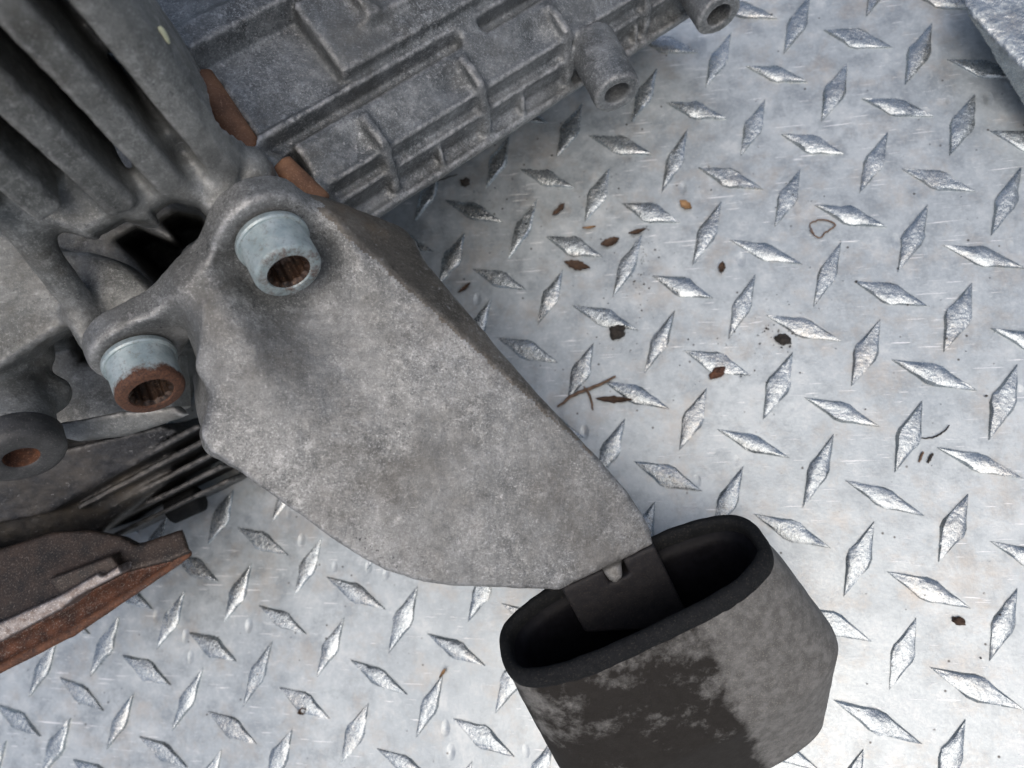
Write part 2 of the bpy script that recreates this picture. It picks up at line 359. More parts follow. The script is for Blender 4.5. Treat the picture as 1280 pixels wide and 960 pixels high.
class Field:
    def __init__(s, lo, hi, h):
        s.lo = np.asarray(lo, float); s.h = h; s.n = np.ceil((np.asarray(hi, float) - s.lo) / h).astype(int) + 1
        s.D = np.full(s.n, 1e3, np.float32); s.L = np.zeros(s.n, np.int16); s.ax = [(s.lo[i] + h * np.arange(s.n[i])).astype(np.float32) for i in range(3)]
    def sub(s, pr, m):
        a = np.clip(np.floor((pr.lo - m - s.lo) / s.h).astype(int), 0, s.n); b = np.clip(np.ceil((pr.hi + m - s.lo) / s.h).astype(int) + 1, 0, s.n)
        if (b <= a).any(): return None
        sl = tuple(slice(x, y) for x, y in zip(a, b))
        X, Y, Z = np.meshgrid(*[s.ax[i][sl[i]] for i in range(3)], indexing='ij', sparse=False)
        return sl, X, Y, Z
    def add(s, pr, k=2.0, lab=0):
        g = s.sub(pr, k + 3)
        if g is None: return
        sl, X, Y, Z = g; d = pr.f(X, Y, Z).astype(np.float32); old = s.D[sl]
        s.L[sl] = np.where(d < old, lab, s.L[sl]); s.D[sl] = smin(old, d, k)
    def cut(s, pr, k=1.5):
        g = s.sub(pr, k + 3)
        if g is None: return
        sl, X, Y, Z = g; s.D[sl] = smax(s.D[sl], -pr.f(X, Y, Z).astype(np.float32), k)
    def clip(s, f, k=1.0):
        X, Y, Z = np.meshgrid(*s.ax, indexing='ij'); s.D = smax(s.D, f(X, Y, Z).astype(np.float32), k)
    def mesh(s, smooth=1):
        D = s.D; D[0], D[-1], D[:, 0], D[:, -1], D[:, :, 0], D[:, :, -1] = (np.maximum(x, .3) for x in (D[0], D[-1], D[:, 0], D[:, -1], D[:, :, 0], D[:, :, -1]))
        I = D < 0; n = s.n
        cnt = np.zeros(n - 1, np.int8)
        for i in (0, 1):
            for j in (0, 1):
                for k in (0, 1): cnt += I[i:n[0] - 1 + i, j:n[1] - 1 + j, k:n[2] - 1 + k]
        act = np.argwhere((cnt > 0) & (cnt < 8)); idx = np.full(n - 1, -1, np.int64); idx[tuple(act.T)] = np.arange(len(act))
        cor = {}
        for i in (0, 1):
            for j in (0, 1):
                for k in (0, 1): cor[i, j, k] = D[act[:, 0] + i, act[:, 1] + j, act[:, 2] + k]
        P = np.zeros((len(act), 3)); W = np.zeros(len(act))
        for ax in range(3):
            for p in (0, 1):
                for q in (0, 1):
                    c0 = [p, q]; c0.insert(ax, 0); c1 = list(c0); c1[ax] = 1
                    a, b = cor[tuple(c0)], cor[tuple(c1)]; m = (a < 0) != (b < 0)
                    t = np.where(m, a / np.where(m, a - b, 1), 0)
                    pt = np.tile(np.array(c0, float), (len(act), 1)); pt[:, ax] = t
                    P += pt * m[:, None]; W += m
        vert = s.lo + (act + P / W[:, None]) * s.h
        quads = []
        for ax in range(3):
            o1, o2 = [(1, 2), (2, 0), (0, 1)][ax]
            a = [slice(0, n[i]) for i in range(3)]; b = list(a); a[ax] = slice(0, n[ax] - 1); b[ax] = slice(1, n[ax])
            A, B = I[tuple(a)], I[tuple(b)]; E = np.argwhere(A != B)
            ok = (E[:, o1] > 0) & (E[:, o2] > 0) & (E[:, o1] < n[o1] - 1) & (E[:, o2] < n[o2] - 1); E = E[ok]
            fl_ = A[tuple(E.T)]
            def cell(d1, d2):
                q = E.copy(); q[:, o1] += d1; q[:, o2] += d2; return idx[tuple(q.T)]
            Q = np.stack([cell(-1, -1), cell(0, -1), cell(0, 0), cell(-1, 0)], 1)
            quads.append(np.where(fl_[:, None], Q, Q[:, ::-1]))
        quads = np.concatenate(quads); lab = s.L[tuple(act.T)]
        for _ in range(smooth):
            acc = np.zeros_like(vert); c = np.zeros(len(vert))
            for a_, b_ in ((0, 1), (1, 2), (2, 3), (3, 0)):
                for x, y in ((a_, b_), (b_, a_)):
                    for d in range(3): acc[:, d] += np.bincount(quads[:, x], vert[quads[:, y], d], len(vert))
                    c += np.bincount(quads[:, x], minlength=len(vert))
            vert = vert * .5 + acc / np.maximum(c, 1)[:, None] * .5
        return vert, quads, lab

def vnormals(v, q):
    fn = np.cross(v[q[:, 2]] - v[q[:, 0]], v[q[:, 3]] - v[q[:, 1]]); N = np.zeros_like(v)
    for c in range(4):
        for d in range(3): N[:, d] += np.bincount(q[:, c], fn[:, d], len(v))
    return N / np.maximum(np.linalg.norm(N, axis=1), 1e-9)[:, None]

LAT = RNG.random((64, 64, 64)).astype(np.float32)
def vnoise(p, sc):
    p = p * sc + 200; i = np.floor(p).astype(int); f = p - i; f = f * f * (3 - 2 * f); i &= 63; j = (i + 1) & 63; r = 0
    for a in (0, 1):
        for b in (0, 1):
            for c in (0, 1):
                w = (f[:, 0] if a else 1 - f[:, 0]) * (f[:, 1] if b else 1 - f[:, 1]) * (f[:, 2] if c else 1 - f[:, 2])
                r = r + w * LAT[(j if a else i)[:, 0], (j if b else i)[:, 1], (j if c else i)[:, 2]]
    return r - .5

def emit(field, parts, parent, smooth=1, rough=.35):
    """parts: {label number: (name, material, label text)}; splits the surface by label and keeps the shared normals"""
    v, q, lab = field.mesh(smooth)
    N = vnormals(v, q)
    v = v + N * (rough * (vnoise(v, .12) * 1.2 + vnoise(v, .4) * .7 + vnoise(v, .9) * .35))[:, None]
    N = vnormals(v, q)
    up = v @ UP - PD                               # nothing may sink into the plate
    v = v + np.maximum(.3 - up, 0)[:, None] * UP
    wv = world(v); wn = N @ M3.T
    fl_ = np.sort(lab[q], axis=1)[:, 1]
    out = {}
    for k in sorted(parts):
        name, mat, text = parts[k]
        sel = q[fl_ == k]
        if len(sel) == 0: print('EMPTY PART', k, name); continue
        u, inv = np.unique(sel, return_inverse=True)
        me = mesh_from(wv[u], inv.reshape(sel.shape), True, wn[u], name)
        out[k] = link(name, me, mat, parent, text)
    return out

# ------------------------------------------------------------------ the tread plate (truck bed floor) and its raised treads
def build_plate():
    c = on_plate(640, 480)
    n = 60; xs = np.linspace(-.6, .6, n + 1)
    vs = [(x + c[0], y + c[1], 0) for y in xs for x in xs]
    fs = np.array([[j * (n + 1) + i, j * (n + 1) + i + 1, (j + 1) * (n + 1) + i + 1, (j + 1) * (n + 1) + i] for j in range(n) for i in range(n)])
    vs = np.array(vs)
    vs[:, 2] = vnoise(vs * 1000, .012) * .0006
    return link('floor', mesh_from(vs, fs, True, name='floor'), 'plate', kind='structure', label='scuffed silver tread plate floor with raised diamond lugs')
floor = build_plate()

def tread_mesh(seed):
    r = random.Random(seed)
    L, Wd, H = 14.2, 4.0, 1.5
    half = 9
    rings = []
    for lev, (k, h) in enumerate(((1.0, -.5), (.985, .06), (.88, .62), (.72, .86), (.25, 1.0))):
        ring = []
        for side in (1, -1):
            for i in range(half):
                a = -1 + 2 * i / half if side > 0 else 1 - 2 * i / half
                y = side * Wd * (max(0, 1 - abs(a)) ** .92) * (1.10 if abs(a) < .3 else 1.0)
                yk = k if lev < 2 else k * (1 + r.uniform(-.12, .12))
                xk = 1 - (1 - k) * .16
                hh = h * H * (1 if lev < 2 else (1 - .38 * abs(a) ** 2.2) * (1 + r.uniform(-.22, .14)))
                ring.append((a * L * xk, y * yk + (0 if lev < 2 else r.uniform(-.25, .25) * (1 - abs(a))), hh))
        rings.append(ring)
    vs = [p for ring in rings for p in ring]; m = 2 * half; fs = []
    for l in range(len(rings) - 1):
        for i in range(m):
            j = (i + 1) % m; fs.append((l * m + i, (l + 1) * m + i, (l + 1) * m + j, l * m + j)[::-1])
    b = (len(rings) - 1) * m
    for i in range(half - 1):
        fs.append((b + i + 0, b + i + 1, b + m - 1 - i, b + (m - i) % m)[::1] if i else (b, b + 1, b + m - 1))
    fs.append((b + half - 1, b + half, b + half + 1))
    me = mesh_from(np.array(vs) * .001, fs, True, name='tread'); me.materials.append(M['tread'])
    import bmesh
    bm = bmesh.new(); bm.from_mesh(me); bmesh.ops.recalc_face_normals(bm, faces=bm.faces); bm.to_mesh(me); bm.free()
    me.set_sharp_from_angle(angle=math.radians(28))
    return me
TREADS = [tread_mesh(s) for s in range(14)]
angI = math.atan2(*(M3 @ LI)[[1, 0]])
nt_ = 0
for i2 in range(-34, 14):
    for j2 in range(-14, 26):
        if (i2 % 2) != (j2 % 2): continue
        v = OV + (i2 / 2 * LI + j2 / 2 * LJ) * PITCH
        if v[2] > -20: continue
        px, py = 640 + F * v[0] / -v[2], 480 - F * v[1] / -v[2]
        if not (-60 < px < 1350 and -50 < py < 1020): continue
        if px < 330 and py < 520 or (py < 330 - .55 * (px - 0) and px < 600): continue          # wholly under the gearbox
        tall = i2 % 2 == 0
        o = link('tread', random.choice(TREADS), None, floor)
        w = world(v); o.location = (w[0] + random.gauss(0, .0003), w[1] + random.gauss(0, .0003), 0)
        o.rotation_euler = (0, 0, angI + (math.pi / 4 if tall else -math.pi / 4) + random.gauss(0, .015) + random.choice((0, math.pi)))
        s = random.uniform(.90, 1.06); o.scale = (s, random.uniform(.84, 1.12), random.uniform(.65, 1.2)); nt_ += 1
print('treads', nt_)

# ------------------------------------------------------------------ the gearbox: bracket, bolts, mount
GB = on_plate(60, 250)
gearbox = empty('gearbox', (GB[0], GB[1], 0), 'weathered grey cast aluminium gearbox with bolted bracket and rubber mount', 'gearbox')

NB = nrm((.50, -.75, .43))                        # bolt axis, out of the flange
B1, B2 = V(174, 449, 200), V(340, 300, 190)

def build_bracket():
    fd = Field(V(85, 0, 165)[[0]].tolist() + [-72, -262], [48, 62, -168], .75)
    fd = Field([-125, -72, -262], [50, 64, -168], .75)
    out = [(205, 478), (228, 528), (262, 566), (300, 590), (355, 632), (400, 664), (440, 692), (480, 713), (520, 727), (560, 733), (640, 736), (700, 739), (818, 681), (812, 660), (803, 643),
           (785, 615), (750, 576), (691, 513), (633, 447), (574, 377), (524, 318), (507, 286), (470, 276), (400, 268), (355, 285), (318, 318), (290, 360), (268, 410), (236, 462), (218, 490)]
    top = ((290, 400, 191.0), (430, 520, 195.5), (760, 700, 207))
    arm = prism(out, 201, top, 226, 1.6, onplane=True)
    cut = halfspace(V(470, 345, 191.5), V(784, 608, 206.5), V(528, 312, 213), V(400, 500, 205))
    base = arm.f
    arm.f = lambda X, Y, Z: smax(base(X, Y, Z), cut(X, Y, Z), 1.0)
    fd.add(arm, 1, 1)
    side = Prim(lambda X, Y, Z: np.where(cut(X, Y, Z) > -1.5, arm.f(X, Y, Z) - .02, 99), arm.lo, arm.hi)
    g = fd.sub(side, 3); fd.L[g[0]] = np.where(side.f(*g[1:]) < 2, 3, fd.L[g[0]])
    root = prism([(215, 500), (205, 470), (222, 440), (250, 395), (280, 345), (330, 300), (400, 275), (440, 330), (420, 470), (330, 585), (264, 562)], 199, 197.5, 226, 2)
    fd.add(root, 8, 1)
    fd.add(capsule(V(262, 372, 196.5), V(345, 520, 201), 7.0, 6.0), 8, 1)
    # recesses in which the bolt heads sit, with a ridge left standing between them
    fd.cut(capsule(V(348, 315, 187), V(478, 566, 172.5), 14.8, 21.0), 6)
    fd.cut(capsule(V(188, 474, 200), V(214, 508, 193), 12.0, 8.0), 8)
    # flange the bolts clamp
    e1 = nrm(B2 - B1); e2 = np.cross(NB, e1)
    def flange(X, Y, Z):
        x, y, z = X - B1[0], Y - B1[1], Z - B1[2]
        u = x * e1[0] + y * e1[1] + z * e1[2]; v = x * e2[0] + y * e2[1] + z * e2[2]; w = x * NB[0] + y * NB[1] + z * NB[2]
        L = np.linalg.norm(B2 - B1)
        d = smin(np.sqrt(u * u + v * v) - 11.8, np.sqrt((u - L) ** 2 + v * v) - 12.6, 3)
        t = np.clip(u, 0, L); d = smin(d, np.sqrt((u - t) ** 2 + v * v) - 7.4, 9)
        return smax(d, np.abs(w + 5) - 5, 2.0)
    fd.add(Prim(flange, np.minimum(B1, B2) - 18, np.maximum(B1, B2) + 18), 4, 1)
    for b in (B1, B2): fd.cut(cylinder(b, b + NB * 20, 12.2, 11.6, 3), 5)
    fd.add(capsule(V(252, 352, 194.5), V(305, 440, 196.5), 5.2, 6.0), 7, 1)
    fd.cut(cylinder(B1 - NB * 30, B1 + NB * 1, 5.2), .5); fd.cut(cylinder(B2 - NB * 30, B2 + NB * 1, 5.2), .5)
    # shoulder web running from the flange to the right hand edge
    fd.add(capsule(V(398, 268, 200), V(492, 298, 216), 5.0, 4.0), 5, 3)
    # tab at the tip
    fd.add(prism([(748, 700), (775, 690), (778, 722), (770, 729), (761, 726), (754, 714)], 210, 209.5, 215, 1.2), 1.0, 2)
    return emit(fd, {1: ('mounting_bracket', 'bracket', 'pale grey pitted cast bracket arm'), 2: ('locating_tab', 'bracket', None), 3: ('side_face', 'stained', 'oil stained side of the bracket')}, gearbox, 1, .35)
br = build_bracket()
for k in (2, 3): br[k].parent = br[1]; br[k].matrix_parent_inverse = Matrix()

def lathe(prof, n=48):
    vs, fs = [], []
    for r, z in prof:
        for i in range(n):
            a = 2 * math.pi * i / n; vs.append((r * math.cos(a), r * math.sin(a), z))
    for l in range(len(prof) - 1):
        for i in range(n):
            j = (i + 1) % n; fs.append((l * n + i, l * n + j, (l + 1) * n + j, (l + 1) * n + i))
    return vs, fs

def axis_matrix(p, ax, spin=0.0):       # object frame with z along a view-frame axis, origin at a view-frame point
    z = nrm(M3 @ np.asarray(ax, float)); x = nrm(np.cross((0.2, .1, 1.0), z)); y = np.cross(z, x)
    c, s = math.cos(spin), math.sin(spin); x, y = c * x + s * y, -s * x + c * y
    m = np.eye(4); m[:3, 0], m[:3, 1], m[:3, 2] = x, y, z; m[:3, 3] = world(p)
    return Matrix(m.tolist())

def place(o, p, ax, parent, spin=0.0):
    o.parent = parent
    T = Vector((0, 0, 0)); l = parent
    W_ = axis_matrix(p, ax, spin)
    o.matrix_parent_inverse = Matrix.Translation(-Vector(parent.location)); o.matrix_basis = W_

def build_bolt(p, ax, mat, text, hole_r=4.9, R=8.9, H=13, seatR=9.2, spin=0.0):
    n = 60
    vs, fs = lathe([(seatR - .3, -.2), (seatR, .3), (seatR, 1.5), (R, 1.9), (R, H - 1.3), (R - .3, H - .5), (R - 1.0, H), (hole_r + 1.0, H - .05), (hole_r + .75, H - .5)], n)
    head = link('bolt', mesh_from(np.array(vs) * .001, fs, True, sharp=40), mat, None, text)
    place(head, p, ax, gearbox, spin)
    # splined socket
    prof = [(hole_r + .75, H - .5), (hole_r + .1, H - 1.3), (hole_r, H - 1.6), (hole_r, H - 7.5), (hole_r * .55, H - 8.6), (.01, H - 8.8)]
    sv, sf = lathe(prof, n)
    sv2 = []
    for k, (x, y, z) in enumerate(sv):
        l = k // n; a = math.atan2(y, x); r = math.hypot(x, y)
        if 1 <= l <= 3: r *= 1 - .085 * (1 + math.cos(12 * a)) * .5 * 1.6
        sv2.append((r * math.cos(a), r * math.sin(a), z))
    so_ = link('socket', mesh_from(np.array(sv2) * .001, sf, True), 'socket')
    so_.parent = head
    sh = link('seat_flange', mesh_from(np.array(lathe([(seatR - .2, .2), (seatR + .45, .25), (seatR + .6, .6), (seatR + .6, 1.7), (seatR + .2, 2.2), (R, 2.3)], n)[0]) * .001, lathe([(0, 0)] * 6, n)[1], True, sharp=35), mat)
    sh.parent = head
    return head
build_bolt(B1 - NB * .3, NB, 'bolt_rusty', 'pale blue zinc socket bolt with its end rusted brown', spin=.4)
build_bolt(B2 - NB * .3, NB, 'bolt_clean', 'pale blue zinc socket bolt with a nearly clean end', spin=1.1)

# ---- rubber mount on the tip of the bracket
SO = V(785, 738, 205)                                # centre of the mouth
SA = nrm((.41, -.78, -.46))                          # into the sleeve
SLg = V(940, 655, 201) - V(632, 828, 209); SLg = nrm(SLg - (SLg @ SA) * SA)
SSh = np.cross(SLg, SA)
if SSh[2] < 0: SSh = -SSh
def oval(a, hl, ht, p=2.5):
    c, s = math.cos(a), math.sin(a)
    return hl * math.copysign(abs(c) ** (2 / p), c), ht * math.copysign(abs(s) ** (2 / p), s)
def loft(rings, n=120, p=2.6, skew=0.0):              # rings: (half length, half thickness, distance along axis, shift along the long axis)
    vs, lp = [], []
    for hl, ht, d, sh in rings:
        for i in range(n):
            x, y = oval(2 * math.pi * i / n, hl, ht, p)
            vs.append(SO + (x + sh) * SLg + y * SSh + d * SA); lp.append((x + sh, y, d))
    fs = []
    for l in range(len(rings) - 1):
        for i in range(n):
            j = (i + 1) % n; fs.append((l * n + i, l * n + j, (l + 1) * n + j, (l + 1) * n + i))
    return np.array(vs), np.array(fs), np.array(lp)
def loft_part(name, rings, mat, parent, text, p=3.0, rough=.25):
    v, f, lp = loft(rings, 140, p)
    N = vnormals(v, f)
    v = v + N * (rough * (vnoise(v, .15) + .6 * vnoise(v, .5)))[:, None]
    up = v @ UP - PD; v = v + np.maximum(.2 - up, 0)[:, None] * UP
    me = mesh_from(world(v), f, True, name=name)
    at = me.attributes.new('lp', 'FLOAT_VECTOR', 'POINT'); at.data.foreach_set('vector', lp.astype(np.float32).ravel())
    import bmesh
    bm = bmesh.new(); bm.from_mesh(me); bmesh.ops.recalc_face_normals(bm, faces=bm.faces); bm.to_mesh(me); bm.free()
    o = link(name, me, mat, parent, text); return o
HL, HT = 41.0, 17.0
def steps(a, b, n): return [tuple(x + (y - x) * k / n for x, y in zip(a, b)) for k in range(n + 1)]
sleeve_r = steps((HL - .3, HT - .3, 3.6, 0), (HL + 2.0, HT + 1.6, 14, 1.0), 8) + steps((HL + 2.0, HT + 1.6, 14, 1.0), (HL + 6.2, HT + 4.4, 44, 3.0), 22)[1:] + [(HL + 6.3, HT + 4.5, 46, 3.0), (HL + 5.8, HT + 4.2, 48, 3.0)] + steps((HL + 5.8, HT + 4.2, 48, 3.0), (HL - 2, HT - 4, 84, 0), 16)[1:] + [(1, 1, 84.5, 0)]
mount = loft_part('rubber_mount', sleeve_r, 'sleeve', gearbox, 'oval engine mount sleeve with worn black coating and a rubber lip')
lip = [(HL - .4, HT - .4, 6.4, .2), (HL + .35, HT + .35, 4.6, 0), (HL + .35, HT + .35, 2.4, 0), (HL - .2, HT - .2, .9, 0), (HL - 1.2, HT - 1.2, .2, 0), (HL - 2.2, HT - 2.2, .1, 0), (HL - 2.9, HT - 2.9, .5, 0), (HL - 3.3, HT - 3.3, 1.4, 0), (HL - 3.4, HT - 3.4, 3, 0), (HL - 3.2, HT - 3.2, 5, 0)]
loft_part('rubber_lip', lip, 'rubber', mount, None, rough=.5)
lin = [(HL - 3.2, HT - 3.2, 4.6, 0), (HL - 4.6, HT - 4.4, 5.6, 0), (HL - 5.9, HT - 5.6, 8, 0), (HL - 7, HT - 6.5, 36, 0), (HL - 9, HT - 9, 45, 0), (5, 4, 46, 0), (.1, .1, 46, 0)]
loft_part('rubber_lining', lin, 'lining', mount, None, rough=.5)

def build_core():
    a, b = V(763, 716, 210.5), None
    fr = Frame(a, SA + .13 * SSh, SLg)                            # s into the sleeve, t along the mouth, w out of it
    fd = Field(np.array([0, -75, -265.]), np.array([75, -20, -195.]), .7)
    fd.add(extrude(fr, [(-15.0, -14), (15.0, -14), (15.0, 0), (-15.0, 0)], -2, 50, 1.0), .5, 1)
    fd.cut(extrude(fr, [(-1.5, -7), (5.0, -7), (5.0, 5), (-1.5, 5)], -3, 3.5, .5), .5)
    return emit(fd, {1: ('core_tongue', 'core', None)}, mount, 1, .2)
build_core()
# ------------------------------------------------------------------ gearbox housing casting
def build_housing():
    fd = Field([-212, -45, -316], [95, 150, -112], .8)
    BH = 6
    H_ = 1
    # --- stepped side of the case (upper right), running along a line that rises to the right
    fr = Frame(V(350, 200, 205), V(690, 0, 235) - V(350, 200, 205), (.507, -.862, .10))
    prof = [(-60, -60), (-60, 2), (-47, 5), (-43, 9), (-36, 9), (-33.5, 1), (-9.5, 0), (-8.4, 1.6), (-7.2, 1.2), (-6.4, -4.6), (-3.2, -4.8), (-2, -.4), (.6, -.6), (11.6, -4.6), (12.4, -10.5), (15.2, -11.3), (15.9, -19.0), (21.2, -21.0), (21.0, -24), (4, -60)]
    fd.add(extrude(fr, [p for p in prof if p[0] < -2.5] + [(-2.5, -60)], -30, 205, 1), .1, H_)
    fd.add(extrude(fr, [(-4, -60), (-4, -4.8)] + [p for p in prof if p[0] > -3.1], 6, 205, 1), .1, H_)
    s0, _ = fr.hit(412, 74, 4)
    fd.add(extrude(fr, [(-34, -5), (-34, 8.5), (-20, 7.2), (-10.4, 5.2), (-8.8, -5)], s0, 205, 1.5), 2.0, H_)        # raised block right of the pocket
    for k, (px, py) in enumerate(((470, 25), (560, -20), (640, -55))):
        s_, t_ = fr.hit(px, py, 7)
        fd.add(extrude(fr, [(-34, 4), (-34, 12), (-27, 11.4), (-19, 9.4), (-17, 4)], s_ - 2.4, s_ + 2.4, 1), 3, 10 + k)
    fd.cut(capsule(fr.pt(s0 + 6, -15.0, 9.6), fr.pt(205, -15.0, 9.6), 3.4), 1.2)                                  # long shallow groove in the block
    fd.cut(capsule(fr.pt(s0 + 22, -24.0, 10.4), fr.pt(205, -24.0, 10.4), 3.0), 1.2)
    fd.add(capsule(fr.pt(s0 + 14, -19.6, 6.9), fr.pt(205, -19.6, 6.9), 1.3), .8, H_)
    fd.add(capsule(fr.pt(10, 11.2, -4.6), fr.pt(205, 11.2, -4.6), 1.0), .6, H_)                                   # beads along the steps
    fd.add(capsule(fr.pt(10, 14.8, -11.4), fr.pt(205, 14.8, -11.4), .9), .6, H_)
    fd.add(capsule(fr.pt(8, 20.4, -20.6), fr.pt(205, 20.4, -20.6), 1.2), .6, H_)
    for px, py in ((575, 30), (705, -45)):                                                                        # bridges across the groove behind the second ridge
        s_, t_ = fr.hit(px, py, 0)
        fd.add(extrude(fr, [(-9, -8), (-9, 1.2), (0, -.6), (0, -8)], s_ - 3, s_ + 5, 1.5), 2, H_)
    for k, (px, py) in enumerate(((452, 212), (570, 138), (672, 66), (775, -4))):                                 # scooped pockets on the left of each rib
        s_, t_ = fr.hit(px, py, -3)
        fd.cut(capsule(fr.pt(s_ - 14, 7.5, 6.6), fr.pt(s_ + 4, 7.5, 2.6), 6.6), 2)
        fd.cut(capsule(fr.pt(s_ - 4, 7.5, 3.8), fr.pt(s_ + 4, 7.5, 1.9), 6.0), 1.5)
    for k, (px, py) in enumerate(((490, 198), (605, 118), (705, 44), (800, -25))):                                # cross ribs over the three steps
        s_, t_ = fr.hit(px, py, -4)
        fd.add(extrude(fr, [(1, -12), (1, .6), (6, .8), (11.5, -.6), (15.0, -7.5), (18.6, -15), (19.6, -24), (1, -24)], s_ - 1.6, s_ + 1.6, 1.2), 1.8, 2 + k)
    for px, py in ((548, 192), (650, 128), (738, 72), (792, 40)):                                                 # small gussets on the lower ledge
        s_, t_ = fr.hit(px, py, -17)
        fd.add(extrude(fr, [(15, -24), (15, -11.8), (17.5, -14), (20, -20), (20, -24)], s_ - .9, s_ + .9, .8), 1.0, H_)
    # lugs with bores
    LA = nrm((.30, -.79, .30))
    for k, (px, py, d) in enumerate(((772, 118, 238), (899, 20, 250))):
        e = V(px, py, d)
        fd.add(cylinder(e - LA * 24, e, 8.6, 8.0, .8), 1.2, 20 + k); fd.cut(cylinder(e - LA * 14, e + LA * 3, 4.2), .5)
    # --- front corner where the fins meet the side, carrying the bracket seat
    fd.add(prism([(250, 205), (300, 190), (345, 195), (400, 235), (420, 262), (385, 330), (330, 330), (290, 290), (262, 272)], 208, 207, 285, 3), 4, BH)
    fd.add(capsule(V(262, 250, 201), V(312, 212, 199), 6.5, 6), 8, BH)
    # --- cooling fins (upper left): saw tooth section running down to the right
    f2 = Frame(V(200, 100, 160), V(312, 214, 192) - V(140, -20, 140), (.75, .66, 0))
    P = 12.8
    for k in range(5):
        o = -k * P
        e0, _ = f2.hit(100, -60, 0)
        end = (f2.hit(312, 214, 0)[0], f2.hit(225, 262, -2)[0], f2.hit(150, 270, -3)[0], f2.hit(85, 262, -3)[0], f2.hit(30, 275, -3)[0])[k]
        w = -1.2 * k
        pr = [(o - 4.6, w - 50), (o - 4.6, w - 1), (o - 3.8, w), (o + 1.4, w), (o + 2.6, w - 1.2), (o + 5.2, w - 13), (o + 6.6, w - 26), (o + 6.6, w - 50)]
        if k == 0: pr = [(o - 4.4, -50), (o - 4.4, -1), (o - 3, 0), (o + 1.5, -.4), (o + 5, -3), (o + 8.5, -10), (o + 11, -24), (o + 11, -50)]
        fd.add(extrude(f2, pr, -120, end, 2), 1.5, 30 + k)
    for px, py, o, w in ((95, 62, -9, -24), (215, 178, -9, -10), (240, 215, -9, -7)):          # webs across the gaps
        s_, t_ = f2.hit(px, py, w)
        fd.add(extrude(f2, [(o - 7, w - 30), (o - 7, w), (o + 7, w), (o + 7, w - 30)], s_ - 3, s_ + 3, 2), 4, BH)
    # --- mass the fins run into
    fd.add(prism([(-20, 205), (60, 222), (110, 225), (150, 222), (205, 210), (262, 205), (300, 235), (268, 268), (238, 262), (212, 258), (196, 268), (166, 276), (138, 290), (122, 302), (60, 280), (0, 258)], 186, ((60, 260, 178), (250, 240, 189), (150, 280, 184)), 200, 3), 4, BH)
    fd.add(capsule(V(-10, 235, 174), V(112, 396, 206), 4.5, 4.0), 7, BH)                      # diagonal stiffening rib
    # --- block left of the flange
    fd.add(prism([(-90, 262), (20, 290), (70, 312), (105, 312), (135, 322), (165, 338), (196, 366), (160, 386), (110, 408), (92, 404), (62, 424), (30, 448), (0, 470), (-90, 520)], 204, ((20, 400, 201), (150, 360, 206), (60, 310, 204)), 222, 3), 3, BH)
    fd.add(capsule(V(100, 396, 203), V(116, 424, 206), 4, 5), 3, BH)
    # --- ledge under the lower bolt
    fd.add(prism([(80, 528), (150, 515), (214, 508), (226, 520), (150, 545), (96, 553), (70, 545)], 226, ((80, 520, 222), (210, 512, 227), (100, 550, 226)), 234, 1.5), 2, BH)
    fd.add(prism([(20, 430), (210, 440), (216, 512), (90, 540), (20, 520)], 246, 246, 262, 2), 2, BH)
    fd.add(capsule(V(-30, 495, 212), V(62, 492, 219), 8, 6), 4, BH)
    # --- tube boss at the left edge
    a = V(14, 522, 208); e = a + NB * 8
    fd.add(cylinder(a - NB * 22, e, 11.5, 10.6, 1.5), 3, 40)
    # --- lower body down to the plate, inside the outline above it
    fd.add(prism([(-120, -120), (720, -120), (600, 60), (440, 140), (360, 190), (330, 230), (250, 180), (100, 120), (-120, 100)], 250, 250, 330, 2), 1, BH)
    fd.add(prism([(-120, 80), (330, 180), (330, 380), (230, 420), (215, 500), (100, 560), (-120, 560)], 296, 296, 340, 2), 1, BH)
    # fill added inside to keep out skylight, then the deep openings cut into it
    fd.add(prism([(-150, 60), (250, 150), (330, 200), (330, 330), (215, 380), (100, 420), (-150, 470)], 226, 226, 312, 2), 1.5, BH)
    for po in ([(198, 272), (220, 259), (250, 263), (264, 280), (240, 300), (226, 308)], [(136, 298), (166, 281), (224, 306), (222, 335), (204, 368), (186, 352), (160, 322)], [(60, 434), (92, 409), (108, 436), (136, 470), (72, 472)]):
        fd.cut(prism(po, 212, 160, 308, 3.0, 0, (-.42, .16)), 3.0)
    # slots with the rusty bars
    for p, q, r in ((V(257, 112, 203), V(304, 180, 205), 4.5), (V(362, 219, 204), V(389, 243, 206), 3.0)):
        for dz in (22, 18, 13, 8, 4, 0, -5): fd.cut(capsule(p + (0, 0, dz), q + (0, 0, dz), r), .6)
    parts = {1: ('gear_case', 'housing', 'stepped dark grey case side'), 6: ('bell_housing', 'bell', 'finned lighter grey end casting')}
    for k in range(4): parts[2 + k] = ('cross_rib', 'housing', None)
    for k in range(3): parts[10 + k] = ('stiffening_rib', 'housing', None)
    for k in range(2): parts[20 + k] = ('lug', 'housing', None)
    for k in range(5): parts[30 + k] = ('cooling_fin', 'bell', None)
    parts[40] = ('tube_boss', 'bell', None)
    return emit(fd, parts, gearbox, 1, .3)
hs = build_housing()

